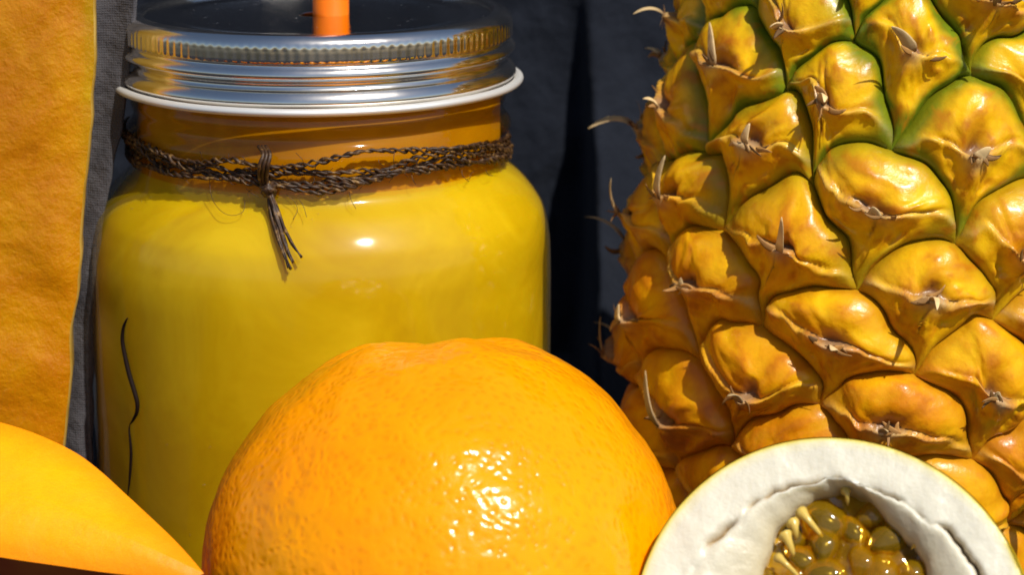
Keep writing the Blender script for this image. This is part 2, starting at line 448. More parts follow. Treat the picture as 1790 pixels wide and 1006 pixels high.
# ------------------------------------------------------------------ twine round the neck
def twine():
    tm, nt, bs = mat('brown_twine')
    n = noise_n(nt, 900, 4); r = ramp(nt, n.outputs[0], [(0.3, (0.015, 0.006, 0.002)), (0.55, (0.055, 0.023, 0.006)), (0.75, (0.34, 0.19, 0.05))])  # golden top stop puts highlights into the strand colour, scattered by noise
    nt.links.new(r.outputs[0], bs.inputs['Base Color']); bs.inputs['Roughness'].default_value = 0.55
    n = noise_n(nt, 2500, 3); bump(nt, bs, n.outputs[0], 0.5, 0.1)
    root = thing('twine', (0, -33, 80), 'dark brown twisted twine tied in a knot round the jar neck', 'twine')
    paths = [
        [(240, 246), (262, 258), (300, 275), (350, 284), (400, 280), (440, 288), (480, 292), (540, 287), (600, 273), (640, 264), (700, 263), (760, 262), (830, 254), (885, 243)],
        [(240, 262), (290, 280), (340, 298), (400, 308), (460, 300), (520, 299), (580, 302), (640, 299), (690, 301), (740, 286), (800, 270), (850, 272), (886, 264)],
        [(240, 284), (290, 300), (350, 311), (420, 312), (465, 318), (520, 333), (570, 336), (620, 323), (680, 306), (740, 293), (790, 291), (850, 281), (886, 272)],
        [(241, 254), (280, 288), (330, 290), (380, 306), (430, 298), (470, 313), (530, 322), (600, 316), (660, 302), (720, 280), (790, 264), (850, 257), (886, 252)],
        [(240, 274), (280, 268), (325, 292), (370, 290), (420, 305), (465, 305), (530, 303), (590, 312), (640, 318), (700, 300), (750, 296), (800, 284), (850, 262), (886, 262)],
        [(240, 290), (275, 292), (310, 306), (360, 298), (410, 314), (460, 322), (520, 326), (580, 326), (640, 316), (690, 299), (745, 300), (790, 280), (835, 284), (886, 278)],
    ]
    for si, pp in enumerate(paths):
        pts = []
        for (x, y) in pp:
            p = on_jar(x, y, 0.42 + 0.28*(si % 3))
            pts.append(p)
        pts = np.array(pts)
        a0 = math.atan2(pts[0][1], pts[0][0]); a1 = math.atan2(pts[-1][1], pts[-1][0])
        # carry on round the back of the neck
        back = []
        ab0 = a1; ab1 = a0 + 2*math.pi if a0 < a1 else a0
        if ab1 - ab0 > 2*math.pi: ab1 -= 2*math.pi
        ab1 = a0 % (2*math.pi); ab0 = a1 % (2*math.pi)
        if ab0 > math.pi: ab0 -= 2*math.pi
        zb0, zb1 = pts[-1][2], pts[0][2]
        for k in range(1, 14):
            t = k/14; a = ab0 + (ab1-ab0)*t; z = zb0+(zb1-zb0)*t
            rr = jar_r(z) + 0.45 + 0.28*(si % 3)
            back.append((rr*math.cos(a), rr*math.sin(a), z))
        allp = np.vstack([pts, back, pts[:1]])
        C = smooth_path(allp, 420)[:-1]
        n = len(C)
        T = np.gradient(C, axis=0); T /= np.linalg.norm(T, axis=1)[:, None]
        parts = []
        L = np.cumsum(np.linalg.norm(np.gradient(C, axis=0), axis=1))
        rad = C.copy(); rad[:, 2] = 0; rad /= np.linalg.norm(rad, axis=1)[:, None]
        for ply in range(2):
            ph = L/0.55*0.9 + ply*math.pi + si
            amp = 0.26 + 0.16*np.sin(L*0.37 + si*2) + .08*np.sin(L*1.9+si)
            up = np.cross(T, rad)
            Q = C + amp[:, None]*(np.cos(ph)[:, None]*rad + np.sin(ph)[:, None]*up)
            parts.append(tube(Q, 0.25 + 0.07*np.sin(L*1.3+ply) + .04*np.sin(L*3.1+si), 6, closed=True))
        V, F = join(parts)
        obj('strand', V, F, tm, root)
    # knot, loop and tails
    parts = []
    for k, dx in enumerate((-6, 0, 6)):
        pp = [(458+dx, 256), (466+dx, 270), (461+dx*1.2, 290), (460+dx, 312), (466+dx*0.6, 332)]
        P = np.array([on_jar(x, y, 1.5 + (1.1 if 0 < i < 4 else 0)) for i, (x, y) in enumerate(pp)])
        parts.append(tube(smooth_path(P, 24), 0.34, 6))
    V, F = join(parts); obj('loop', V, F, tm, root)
    c = on_jar(470, 331, 1.2); parts = []
    for k in range(5):
        a = k*1.3; ax = np.array([math.cos(a), 0.3*math.sin(a), math.sin(a)])
        q = np.cross(ax, (0.3, 1, 0.2)); q /= np.linalg.norm(q); r2 = np.cross(ax, q)
        P = [c + 1.15*(math.cos(t)*q + math.sin(t)*r2)*(1+0.15*math.sin(3*t+k)) for t in np.linspace(0, 2*math.pi, 24, endpoint=False)]
        parts.append(tube(P, 0.42, 6, closed=True))
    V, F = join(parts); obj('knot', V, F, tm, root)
    tails = [[(470, 338), (478, 372), (487, 410), (498, 445), (509, 472)], [(474, 340), (488, 375), (500, 405), (512, 428), (526, 450)], [(470, 340), (474, 375), (484, 415), (497, 447), (503, 468)], [(472, 342), (484, 380), (497, 420), (503, 440), (512, 460)]]
    for i, pp in enumerate(tails):
        parts = []
        for f in range(6):
            jx = [(random.uniform(-1, 1)*2.0*(k/4+0.4), random.uniform(-1, 1)*2) for k in range(5)]
            P = np.array([on_jar(x+jx[k][0], y+jx[k][1]*(k > 0), 0.6 + 0.35*(i % 2) + random.uniform(0, .5) + 1.0*(k == 0)) for k, (x, y) in enumerate(pp)])
            P = smooth_path(P, 20)
            parts.append(tube(P, np.linspace(0.34, 0.07, 20), 5))
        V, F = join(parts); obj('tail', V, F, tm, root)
    hairs = [[(366, 312), (370, 345), (385, 368), (405, 377), (425, 370), (428, 350)], [(500, 340), (514, 352), (520, 368), (512, 384)], [(520, 345), (530, 360), (536, 380)], [(430, 330), (440, 338), (452, 345)], [(690, 262), (688, 280), (690, 296)], [(610, 336), (614, 350), (622, 365)], [(440, 332), (433, 338), (436, 345)]]
    for _ in range(46):
        x0 = random.uniform(250, 875); y0 = 300 - 0.00012*(x0-520)**2 + random.uniform(-22, 24)
        a_ = random.uniform(-3.1, 3.1); l_ = random.uniform(8, 24)
        hairs.append([(x0, y0), (x0+l_*.5*math.cos(a_), y0+l_*.5*math.sin(a_)), (x0+l_*math.cos(a_+random.uniform(-.7, .7)), y0+l_*math.sin(a_+random.uniform(-.7, .7)))])
    for pp in hairs:
        P = np.array([on_jar(x, y, 0.6 + random.uniform(.4, 1.2)*math.sin(3.1*i/len(pp))) for i, (x, y) in enumerate(pp)])
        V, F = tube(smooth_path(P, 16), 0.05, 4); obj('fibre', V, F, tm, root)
twine()

# thin wavy dark line along the glass, a tapered tube
def dark_line():
    hm, nt, bs = mat('dark_matte'); bs.inputs['Base Color'].default_value = (0.010, 0.004, 0.002, 1); bs.inputs['Roughness'].default_value = 0.7; bs.inputs['Specular IOR Level'].default_value = 0.15
    a = [(223, 556), (216, 572), (214, 596), (219, 625), (226, 655), (235, 685), (240, 705), (239, 722), (232, 736), (226, 746), (227, 765), (229, 790), (228, 820), (226, 845), (223, 868)]
    P = smooth_path(np.array([on_jar(x, y, 0.15) for x, y in a]), 60)
    t = np.linspace(0, 1, 60)
    R = 0.06 + 0.36*np.sin(np.clip(t/0.62, 0, 1)*math.pi)**0.6 + 0.2*np.sin(np.clip((t-0.62)/0.38, 0, 1)*math.pi)
    V, F = tube(P, R, 8)
    tag(obj('dark_line', V, F, hm), 'thin wavy dark line on the side of the jar glass', 'dark_line')
dark_line()

# clear beads added to give the small white sparkles on the glass
def sparkle_beads():
    dm = glass_mat('sparkle_bead', (0.97, 0.97, 0.9), 0.12)
    spots = [(291, 779, .30), (367, 783, .30), (356, 850, .34), (332, 937, .28), (229, 366, .34), (247, 353, .28), (262, 346, .22), (545, 385, .26), (556, 375, .22), (508, 398, .22)]
    for x, y, r in spots:
        p = on_jar(x, y, 0.0); n = np.array([p[0], p[1], 8.0]); n /= np.linalg.norm(n)
        q = np.cross(n, (0, 0, 1)); q /= np.linalg.norm(q); u = np.cross(q, n)
        V = []; F = []
        for j in range(6):
            b = j/5*math.pi/2
            for k in range(12):
                a = 2*math.pi*k/12
                V.append(p + r*(math.cos(b)*(math.cos(a)*q + 1.15*math.sin(a)*u)) + n*(0.55*r*math.sin(b) - 0.05))
        for j in range(5):
            for k in range(12): F.append((j*12+k, j*12+(k+1) % 12, (j+1)*12+(k+1) % 12, (j+1)*12+k))
        tag(obj('sparkle_bead', V, F, dm), 'tiny clear bead added as a white sparkle on the jar glass', 'sparkle_bead', 'sparkle beads on the jar')
sparkle_beads()

# ------------------------------------------------------------------ orange
def orange():
    m, nt, bs = mat('orange_peel')
    n = noise_n(nt, 30, 4); r = ramp(nt, n.outputs[0], [(0.3, (0.93, 0.285, 0.0)), (0.7, (0.97, 0.375, 0.0))])
    nt.links.new(r.outputs[0], bs.inputs['Base Color'])
    bs.inputs['Roughness'].default_value = 0.20; bs.inputs['Specular IOR Level'].default_value = 0.28
    sss(bs, 0.08, (1, .4, .05), 1.5)
    tc = N(nt, 'ShaderNodeTexCoord')
    nz = noise_n(nt, 120, 2); 
    mixv = N(nt, 'ShaderNodeMix', data_type='VECTOR'); mixv.inputs[0].default_value = 0.004
    nt.links.new(tc.outputs['Object'], mixv.inputs[4]); nt.links.new(nz.outputs[1], mixv.inputs[5])
    v = N(nt, 'ShaderNodeTexVoronoi'); v.feature = 'SMOOTH_F1'; v.inputs['Scale'].default_value = 820; v.inputs['Smoothness'].default_value = 0.6
    nt.links.new(mixv.outputs[1], v.inputs['Vector'])
    pr = ramp(nt, v.outputs['Distance'], [(0.0, (0, 0, 0)), (0.40, (0.7,)*3), (0.65, (1, 1, 1))])
    n2 = noise_n(nt, 160, 4)
    b = bump(nt, None, n2.outputs[0], 0.22, 1.0)
    n3 = noise_n(nt, 520, 3); b = bump(nt, None, n3.outputs[0], 0.22, 0.3, b)
    b = bump(nt, bs, pr.outputs[0], 0.5, 0.22, b)
    pc = ramp(nt, v.outputs['Distance'], [(0.0, (.94, .84, 1)), (0.5, (1, 1, 1))]); mxc = N(nt, 'ShaderNodeMix', data_type='RGBA'); mxc.blend_type = 'MULTIPLY'; mxc.inputs[0].default_value = 1
    nt.links.new(r.outputs[0], mxc.inputs[6]); nt.links.new(pc.outputs[0], mxc.inputs[7]); nt.links.new(mxc.outputs[2], bs.inputs['Base Color'])
    c = at_y(778, 1003, -82); R = 35.0
    c[2] = R + 0.1
    V, F = [], []; nu, nv = 220, 130
    ax = Vector((-0.06, 0.30, 1)).normalized(); rot = Vector((0, 0, 1)).rotation_difference(ax).to_matrix()
    for j in range(nv+1):
        th = math.pi*j/nv
        for i in range(nu):
            ph = 2*math.pi*i/nu
            d = Vector((math.sin(th)*math.cos(ph), math.sin(th)*math.sin(ph), math.cos(th)))
            rr = R*(1 + 0.014*fbm(d, 1.6, 3) + 0.006*fbm(d, 6, 3))
            t = math.degrees(th)
            rr -= 2.6*math.exp(-(t/11.0)**2)                       # stem dimple
            rr += 0.55*math.exp(-((t-19)/10)**2)*math.cos(ph*6+0.9*math.sin(ph*2)+.7)   # furrows round it
            rr *= 1 - 0.004*math.cos(th)**2
            p = rot @ (d*rr); V.append((c[0]+p.x, c[1]+p.y, c[2]+p.z))
    for j in range(nv):
        for i in range(nu):
            i2 = (i+1) % nu; F.append((j*nu+i, (j+1)*nu+i, (j+1)*nu+i2, j*nu+i2))
    root = thing('orange', (c[0], c[1], 0), 'whole round orange with pitted glossy peel in front of the jar', 'orange')
    obj('peel', V, F, m, root, origin=c)
    sm, nt, bs = mat('stem_scar'); bs.inputs['Base Color'].default_value = (0.16, 0.08, 0.02, 1); bs.inputs['Roughness'].default_value = 0.8
    s = np.array(ax)*(R-2.9) + c
    V, F = [], []
    for j, (rr, h) in enumerate([(0.05, .55), (1.2, .5), (1.9, .15), (2.3, -.6)]):
        for i in range(20):
            a = 2*math.pi*i/20; p = rot @ Vector((rr*(1+.15*math.sin(5*a))*math.cos(a), rr*(1+.15*math.sin(5*a))*math.sin(a), h)); V.append(s+np.array(p))
    for j in range(3):
        for i in range(20): i2 = (i+1) % 20; F.append((j*20+i, (j+1)*20+i, (j+1)*20+i2, j*20+i2))
    obj('stem_scar', V, F, sm, root)
orange()

# ------------------------------------------------------------------ mango cheek
def mango():
    m, nt, bs = mat('mango_flesh')
    n = noise_n(nt, 60, 7, .7); r = ramp(nt, n.outputs[0], [(0.28, (0.90, 0.34, 0.0)), (0.72, (0.97, 0.45, 0.0))])
    at = N(nt, 'ShaderNodeVertexColor', layer_name='Col'); mx = N(nt, 'ShaderNodeMix', data_type='RGBA'); mx.blend_type = 'MULTIPLY'; mx.inputs[0].default_value = 1
    nt.links.new(r.outputs[0], mx.inputs[6]); nt.links.new(at.outputs[0], mx.inputs[7]); nt.links.new(mx.outputs[2], bs.inputs['Base Color'])
    bs.inputs['Roughness'].default_value = 0.45; bs.inputs['Specular IOR Level'].default_value = 0.2
    sss(bs, 0.3, (1, .5, .05), 2.5)
    n2 = noise_n(nt, 160, 5); b = bump(nt, None, n2.outputs[0], 0.35, 0.6); n2 = noise_n(nt, 700, 4); bump(nt, bs, n2.outputs[0], 0.35, 0.2, b)
    ms, nt, bs = mat('red_mango_skin')
    n = noise_n(nt, 50, 4); r = ramp(nt, n.outputs[0], [(0.35, (0.35, 0.03, 0.004)), (0.7, (0.55, 0.13, 0.006))])
    nt.links.new(r.outputs[0], bs.inputs['Base Color']); bs.inputs['Roughness'].default_value = 0.3
    out = [(357, 1004), (330, 972), (300, 940), (260, 902), (220, 865), (175, 824), (130, 791), (65, 760), (0, 739), (-80, 722), (-180, 722), (-280, 745), (-340, 800), (-345, 860), (-290, 905), (-200, 935), (-100, 955), (0, 975), (100, 990), (200, 1004), (280, 1010), (330, 1012)]
    tip = at_y(357, 1004, -97); nn = np.array([0.03, -0.62, 0.78]); nn /= np.linalg.norm(nn)
    O = np.array([on_plane(x, y, tip, nn) for x, y in out])
    O = smooth_path(np.vstack([O, O[:1]]), 161)[:-1]; n = len(O)
    c = O.mean(axis=0)
    V, F = [], []
    C = []
    rings = [0, .12, .25, .38, .5, .6, .7, .78, .85, .9, .94, .97, .985, 1.0]
    for q in rings:
        for p in O:
            x = c + (p-c)*q; x = x + nn*(2.0*(1-q**2.4) + 0.7*fbm(x, 0.05, 4)*(1-q**6)); V.append(x)
            e_ = float(sst(q, .55, 1.0)); C.append(np.array([1, 1, 1])*(1-e_) + np.array([1.0, .74, 1.0])*e_)
    for k in range(len(rings)-1):
        for i in range(n): i2 = (i+1) % n; F.append((k*n+i, (k+1)*n+i, (k+1)*n+i2, k*n+i2))
    def bowl(D):
        W = []
        for t in np.linspace(0, 1, 14):
            q = math.cos(t*math.pi/2)**0.8 if t < 1 else 0; q = max(q, 0); d = D*math.sin(t*math.pi/2)
            for p in O: W.append(c + (p-c)*(q*(1.004 if t > 0 else 1)) - nn*d)
        return np.array(W)
    D = 10.0
    while bowl(D)[:, 2].min() > 0.0 and D < 70: D += 0.5
    W = bowl(D); G = []
    for k in range(13):
        for i in range(n): i2 = (i+1) % n; G.append((k*n+i, k*n+i2, (k+1)*n+i2, (k+1)*n+i))
    print('MANGO', O.min(0), O.max(0), 'depth', D)
    root = thing('mango_piece', (c[0], c[1], 0), 'cut yellow mango cheek with red skin edge lying beside the orange', 'mango')
    obj('flesh', V, F, m, root, cols=np.array(C)); obj('skin', W, [f[::-1] for f in G], ms, root)
mango()

# ------------------------------------------------------------------ pineapple
PX, PY, TILT = 103.5, 12.0, math.radians(0.5)      # base of the axis, lean to the right
_pz = np.array([0, 4, 14, 30, 46, 64, 85, 107, 128, 142, 150]); _pr = np.array([27, 35.5, 42.8, 46.4, 47.4, 46.2, 42.2, 36.4, 30, 23, 16.])
def body_r(z): return np.interp(z, _pz, _pr)
def p_frame(p):      # world mm -> pineapple axis frame
    x, y, z = p[0]-PX, p[1]-PY, p[2]
    c, s = math.cos(TILT), math.sin(TILT)
    return (x*c - z*s, y, x*s + z*c)
def p_world(q):
    c, s = math.cos(TILT), math.sin(TILT)
    return np.stack([PX + q[..., 0]*c + q[..., 2]*s, PY + q[..., 1], -q[..., 0]*s + q[..., 2]*c], -1)
GOLD = math.radians(137.508)
def pineapple():
    m, nt, bs = mat('pineapple_skin')
    at = N(nt, 'ShaderNodeVertexColor', layer_name='Col')
    n = noise_n(nt, 260, 5, 0.6); r = ramp(nt, n.outputs[0], [(0.28, (0.86, 0.74, 0.6)), (0.55, (1, 1, 1)), (0.8, (1.06, 1.08, 1.0))])
    mx = N(nt, 'ShaderNodeMix', data_type='RGBA'); mx.blend_type = 'MULTIPLY'; mx.inputs[0].default_value = 1
    nt.links.new(at.outputs[0], mx.inputs[6]); nt.links.new(r.outputs[0], mx.inputs[7]); nt.links.new(mx.outputs[2], bs.inputs['Base Color'])
    bs.inputs['Roughness'].default_value = 0.33; bs.inputs['Specular IOR Level'].default_value = 0.28
    bs.inputs['Coat Weight'].default_value = 0.08; bs.inputs['Coat Roughness'].default_value = 0.15
    sss(bs, 0.12, (1, .5, .1), 1.5)
    n2 = noise_n(nt, 420, 4); n3 = noise_n(nt, 1300, 3)
    b = bump(nt, None, n2.outputs[0], 0.4, 0.5); bump(nt, bs, n3.outputs[0], 0.3, 0.12, b)
    td, nt, bd = mat('dry_bract')
    at = N(nt, 'ShaderNodeVertexColor', layer_name='Col'); nt.links.new(at.outputs[0], bd.inputs['Base Color'])
    bd.inputs['Roughness'].default_value = 0.7; n = noise_n(nt, 900, 4); bump(nt, bd, n.outputs[0], 0.5, 0.2)
    root = thing('pineapple', (PX, PY, 0), 'ripe golden pineapple with green seams and dry bract tips', 'pineapple')
    # core
    zs = np.linspace(0.0, 150, 50); q = []
    V, F = lathe([(0, 0.0)] + [(max(0, float(body_r(z))-2.5), z) for z in zs] + [(0, 149)], 96)
    V = p_world(np.array(V)); V[:, 2] = np.maximum(V[:, 2], 0.1)
    cm, nt, bs = mat('pineapple_core'); bs.inputs['Base Color'].default_value = (0.16, 0.12, 0.012, 1)
    obj('core', V, F, cm, root)
    # eye lattice: golden-angle spiral, tied to one eye seen in the photograph
    H = 1.12
    hit = march(1530, 380, lambda p: (lambda f: 0 < f[2] < 150 and math.hypot(f[0], f[1]) < body_r(f[2]) + 4)(p_frame(p)))
    f = p_frame(hit); thD = math.atan2(f[1], f[0]); zD = f[2]
    print('EYE', hit, zD)
    k = 41
    vs = np.linspace(-1, 1, k)
    Pg, Qg = np.meshgrid(vs, vs)                       # p along e1 (right-up), q along e2 (left-up)
    a8 = 8*GOLD - 6*math.pi; a13 = 13*GOLD - 10*math.pi
    Wg = (Pg+Qg)/2; Xg = (Pg-Qg)/2
    gold = np.array([.86, .50, .004]); orng = np.array([.70, .245, .002]); green = np.array([.15, .21, .008]); brown = np.array([.17, .055, .012]); tan = np.array([.55, .40, .22]); ochre = np.array([.50, .22, .008])
    n_eye = 0
    for e in range(-70, 80):
        z0 = zD + e*H
        if z0 < 3 or z0 > 141: continue
        th0 = thD + e*GOLD
        rnd = random.Random(e*13+5)
        # local irregularity
        ju, jv = rnd.uniform(-.03, .03), rnd.uniform(-.03, .03)
        Pw = Pg + .36*(1-Qg**2)*np.abs(Pg)**1.5; Qw = Qg + .36*(1-Pg**2)*np.abs(Qg)**1.5
        du = Pw*a8/2 + Qw*a13/2; dz = Pw*8*H/2 + Qw*13*H/2
        th = th0 + du; z = z0 + dz
        wx = np.array([nvec(45*math.cos(a_)*.055, 45*math.sin(a_)*.055, b_*.055) for a_, b_ in zip(th.ravel(), z.ravel())]).reshape(k, k, 3)
        wf = np.array([nvec(45*math.cos(a_)*.16, 45*math.sin(a_)*.16, b_*.16+9) for a_, b_ in zip(th.ravel(), z.ravel())]).reshape(k, k, 3)
        th = th + (3.4*wx[..., 0] + 1.2*wf[..., 0])/45; z = z + 3.4*wx[..., 1] + 1.2*wf[..., 1]
        fp = 1-np.abs(Pg)**3.2; fq = 1-np.abs(Qg)**3.2
        E = np.clip(fp, 0, 1)**0.5*np.clip(fq, 0, 1)**0.5
        ns = lambda f_, o_: np.array([[noise.fractal(Vector((Pg[i, j]*f_+e*7.1, Qg[i, j]*f_+o_, e*0.37)), 1, 2, 4) for j in range(k)] for i in range(k)])
        nr = ns(1.7, 0); n_lo = ns(.8, 40); n_hi = ns(4.5, 90)
        Wl = Wg - 0.05 - jv - rnd.uniform(.02, .20)*Xg**2 + rnd.uniform(-.09, .09)*Xg + 0.035*np.sin(6*Xg + e) + .015*np.sin(17*Xg+2*e) + .05*nr
        Xl = Xg - ju + .05*n_lo
        up = sst(Wl, -0.01, 0.10)
        rad_ = np.hypot(Xl, Wl); ang = np.arctan2(Wl, Xl)
        # smooth dome above the crease
        tx, ty = rnd.uniform(-1.2, 1.2), rnd.uniform(-.6, 1.0)
        dome = E*(4.3 + 1.3*np.exp(-((Wl-rnd.uniform(.2, .4))/.32)**2 - ((Xl-rnd.uniform(-.15, .15))/.5)**2) + tx*Xl + ty*Wl + .9*n_lo)
        dome = dome - 1.0*np.exp(-((Xl-.02)/.12)**2)*np.exp(-((Wl-.10)/.14)**2)
        for q_ in range(4):
            ad = rnd.uniform(.25, 2.9); dome = dome - rnd.uniform(.2, .7)*np.exp(-((ang-ad)/.13)**2)*np.exp(-((rad_-.2)/.22)**2)
        # bract below: a lip rising to the crease, keeled, hollow on either side
        t = np.clip(-Wl, 0, 1)
        lip = E**0.7*(6.4*(1-t)**1.15*(0.64+0.36*np.exp(-(Xl/.30)**2)))
        lip = lip + E*rnd.uniform(.7, 1.6)*np.exp(-((Xl+rnd.uniform(-.15, .15)*t)/(.09+.10*t))**2)*np.clip(1-t*1.1, 0, 1)
        la, lb = rnd.uniform(1.4, 3.0), rnd.uniform(1.4, 3.0)
        lip = lip - E*np.where(Xl < 0, la, lb)*np.exp(-((np.abs(Xl)-.27)/.15)**2)*np.exp(-((t-.34)/.22)**2)
        lip = lip + E**.6*1.2*np.exp(-((t-.04)/.05)**2)*(1+.45*np.sin(9*Xl+e*1.7)+.3*np.sin(21*Xl+e))
        lip = lip + 0.30*np.sin(ang*19+e+3*n_lo)*np.exp(-((rad_-.32)/.2)**2)*E
        h = up*dome + (1-up)*lip
        crease = np.exp(-((Wl-.035)/.032)**2)*E
        h = h - (1.0+1.3*np.exp(-(Xl/.22)**2))*crease
        pit = np.exp(-(Xl**2 + (Wl-.05)**2)/.010)
        h = h - 1.5*pit
        sx_ = rnd.uniform(-.25, .25)
        slit = np.exp(-((Xl + sx_*t + .02*nr)/.020)**2)*np.exp(-((t-.30)/.18)**2)*(1-up)*(rnd.random() < .6)
        h = h - 0.8*slit
        h = h*(0.60+0.22*rnd.random())
        h = h - 1.4*(1-E)
        R = body_r(z) 
        h = h + (0.40*nr + .24*n_hi)*E
        drdz = np.gradient(np.interp(np.linspace(-5, 155, 161), _pz, _pr), 1.0)
        sl = np.interp(z, np.linspace(-5, 155, 161), drdz)
        nl = np.sqrt(1+sl**2)
        rr = R + h/nl; zz = z - h*sl/nl + 0.12*h*(1-up)*1.0
        Q3 = np.stack([rr*np.cos(th), rr*np.sin(th), zz], -1)
        Wd = p_world(Q3.reshape(-1, 3)); Wd[:, 2] = np.maximum(Wd[:, 2], 0.05)
        # pigment
        zf = float(sst(z0, 30, 105))
        g_edge = (1-E)[..., None]
        warm = np.clip(rnd.uniform(.5, .85) - 0.6*zf + 0.5*nr + .35*n_hi + .3*np.exp(-(rad_/.25)**2), 0, 1)[..., None]
        C = gold*(1-warm) + orng*warm
        ge = np.clip(sst(1-E + .14*nr, 0.08, 0.60)*(0.10 + 0.95*zf) * (0.75+0.5*rnd.random()) + 0.25*zf*nr*(1-E), 0, 1)[..., None]
        edgecol = green*(0.25+0.75*zf) + ochre*(0.75-0.75*zf)
        lowe = np.clip(sst(1-E, 0.35, 0.75)*(1-zf)*.8, 0, 1)[..., None]
        C = C*(1-lowe) + ochre*lowe
        C = C*(1-ge) + edgecol*ge
        mot = np.clip(sst(n_hi+.5*nr, .15, .75)*.6 + .45*np.exp(-(rad_/.22)**2)*(.4+n_hi), 0, .7)[..., None]
        C = C*(1-mot) + np.array([.50, .17, .006])*mot
        br = np.clip(1.0*pit + 0.75*crease*np.exp(-(Xl/.45)**2) + 0.95*slit + .25*np.exp(-((Xl)**2+(Wl-.18)**2)/.015)*rnd.random(), 0, 1)[..., None]
        C = C*(1-br) + brown*br
        pale = np.clip((1-up)*np.exp(-((Xl/.16)**2 + ((t-.06)/.10)**2))*(0.35+.5*rnd.random()) + 0.35*(1-up)*np.exp(-((t-.03)/.03)**2)*rnd.random(), 0, .85)[..., None]
        C = C*(1-pale) + tan*pale
        sp = np.exp(-((Xl-rnd.uniform(-.3, .3))**2+(Wl-rnd.uniform(.25, .5))**2)/.0018)[..., None]*(rnd.random() < .5)*.7
        C = C*(1-sp) + np.array([.40, .09, .01])*sp
        F = [(i*k+j, i*k+j+1, (i+1)*k+j+1, (i+1)*k+j) for i in range(k-1) for j in range(k-1)]
        ctr = Wd.mean(axis=0)
        o = obj('eye', Wd, F, m, root, cols=C.reshape(-1, 3), origin=ctr)
        n_eye += 1
        # dry tip at the centre of the eye
        ib = int(np.argmin(Xl**2 + (Wl+.035)**2)); base = Wd[ib]
        nrm = p_world(np.array([(float(body_r(z0))+1)*math.cos(th0), (float(body_r(z0))+1)*math.sin(th0), z0])) - p_world(np.array([float(body_r(z0))*math.cos(th0), float(body_r(z0))*math.sin(th0), z0]))
        upv = np.array([math.sin(TILT), 0, math.cos(TILT)]); side = np.cross(upv, nrm)
        bits = []; cb = []
        L = rnd.uniform(6.0, 11.0) if rnd.random() < .6 else rnd.uniform(2.0, 4.5)
        out = rnd.uniform(.10, .75); curl = rnd.uniform(-1.2, 1.4); sw = rnd.uniform(-.45, .45)
        pts = []; d = nrm*out + upv*(1-out*.4) + side*sw; d /= np.linalg.norm(d); p = base - nrm*0.5 - upv*0.2; bend = (upv*curl*.16 - nrm*(.10*curl) + side*rnd.uniform(-.1, .1))
        for s_ in range(10):
            pts.append(p.copy()); p = p + d*L/9; d = d + bend; d /= np.linalg.norm(d)
        wd = rnd.uniform(.55, 1.15)
        v, ff = tube(np.array(pts), wd*np.array([.9, 1.2, 1.25, 1.1, 1.0, .9, .8, .65, .45, .15]), 8, flat=.22, up=tuple(nrm))
        bits.append((v, ff))
        pal = np.array([.70, .50, .24])*rnd.uniform(.5, 1.15); dk = np.array([.16, .07, .025])
        for s_ in range(10):
            f_ = s_/9; cc = dk*(1-min(1, f_*3.2)) + pal*min(1, f_*3.2)
            cb += [cc*(0.85+.3*rnd.random())]*8
        for w_ in range(rnd.randint(2, 5)):
            L2 = rnd.uniform(1.6, 4.0); d = nrm*rnd.uniform(.0, .35) + side*rnd.uniform(-1, 1) + upv*rnd.uniform(-.5, .7); d /= np.linalg.norm(d)
            sg = rnd.gauss(0, 1.6); io = int(np.argmin((Xl-sg/16)**2 + (Wl+.03)**2)); p = Wd[io] - nrm*.35; pts = []
            bd_ = side*rnd.uniform(-.3, .3) + upv*rnd.uniform(-.3, .3)
            for s_ in range(6):
                pts.append(p.copy()); p = p + d*L2/5; d = d + bd_; d /= np.linalg.norm(d)
            v, ff = tube(np.array(pts), np.array([.6, .7, .65, .5, .35, .12])*rnd.uniform(.35, .9), 6, flat=.2, up=tuple(nrm))
            bits.append((v, ff)); cc = np.array([.30, .15, .04])*rnd.uniform(.25, 1.7)
            cb += [cc]*36
        V, F = join(bits)
        obj('bract_tip', V, F, td, o, cols=np.array(cb), origin=base)
    print('eyes', n_eye)
pineapple()

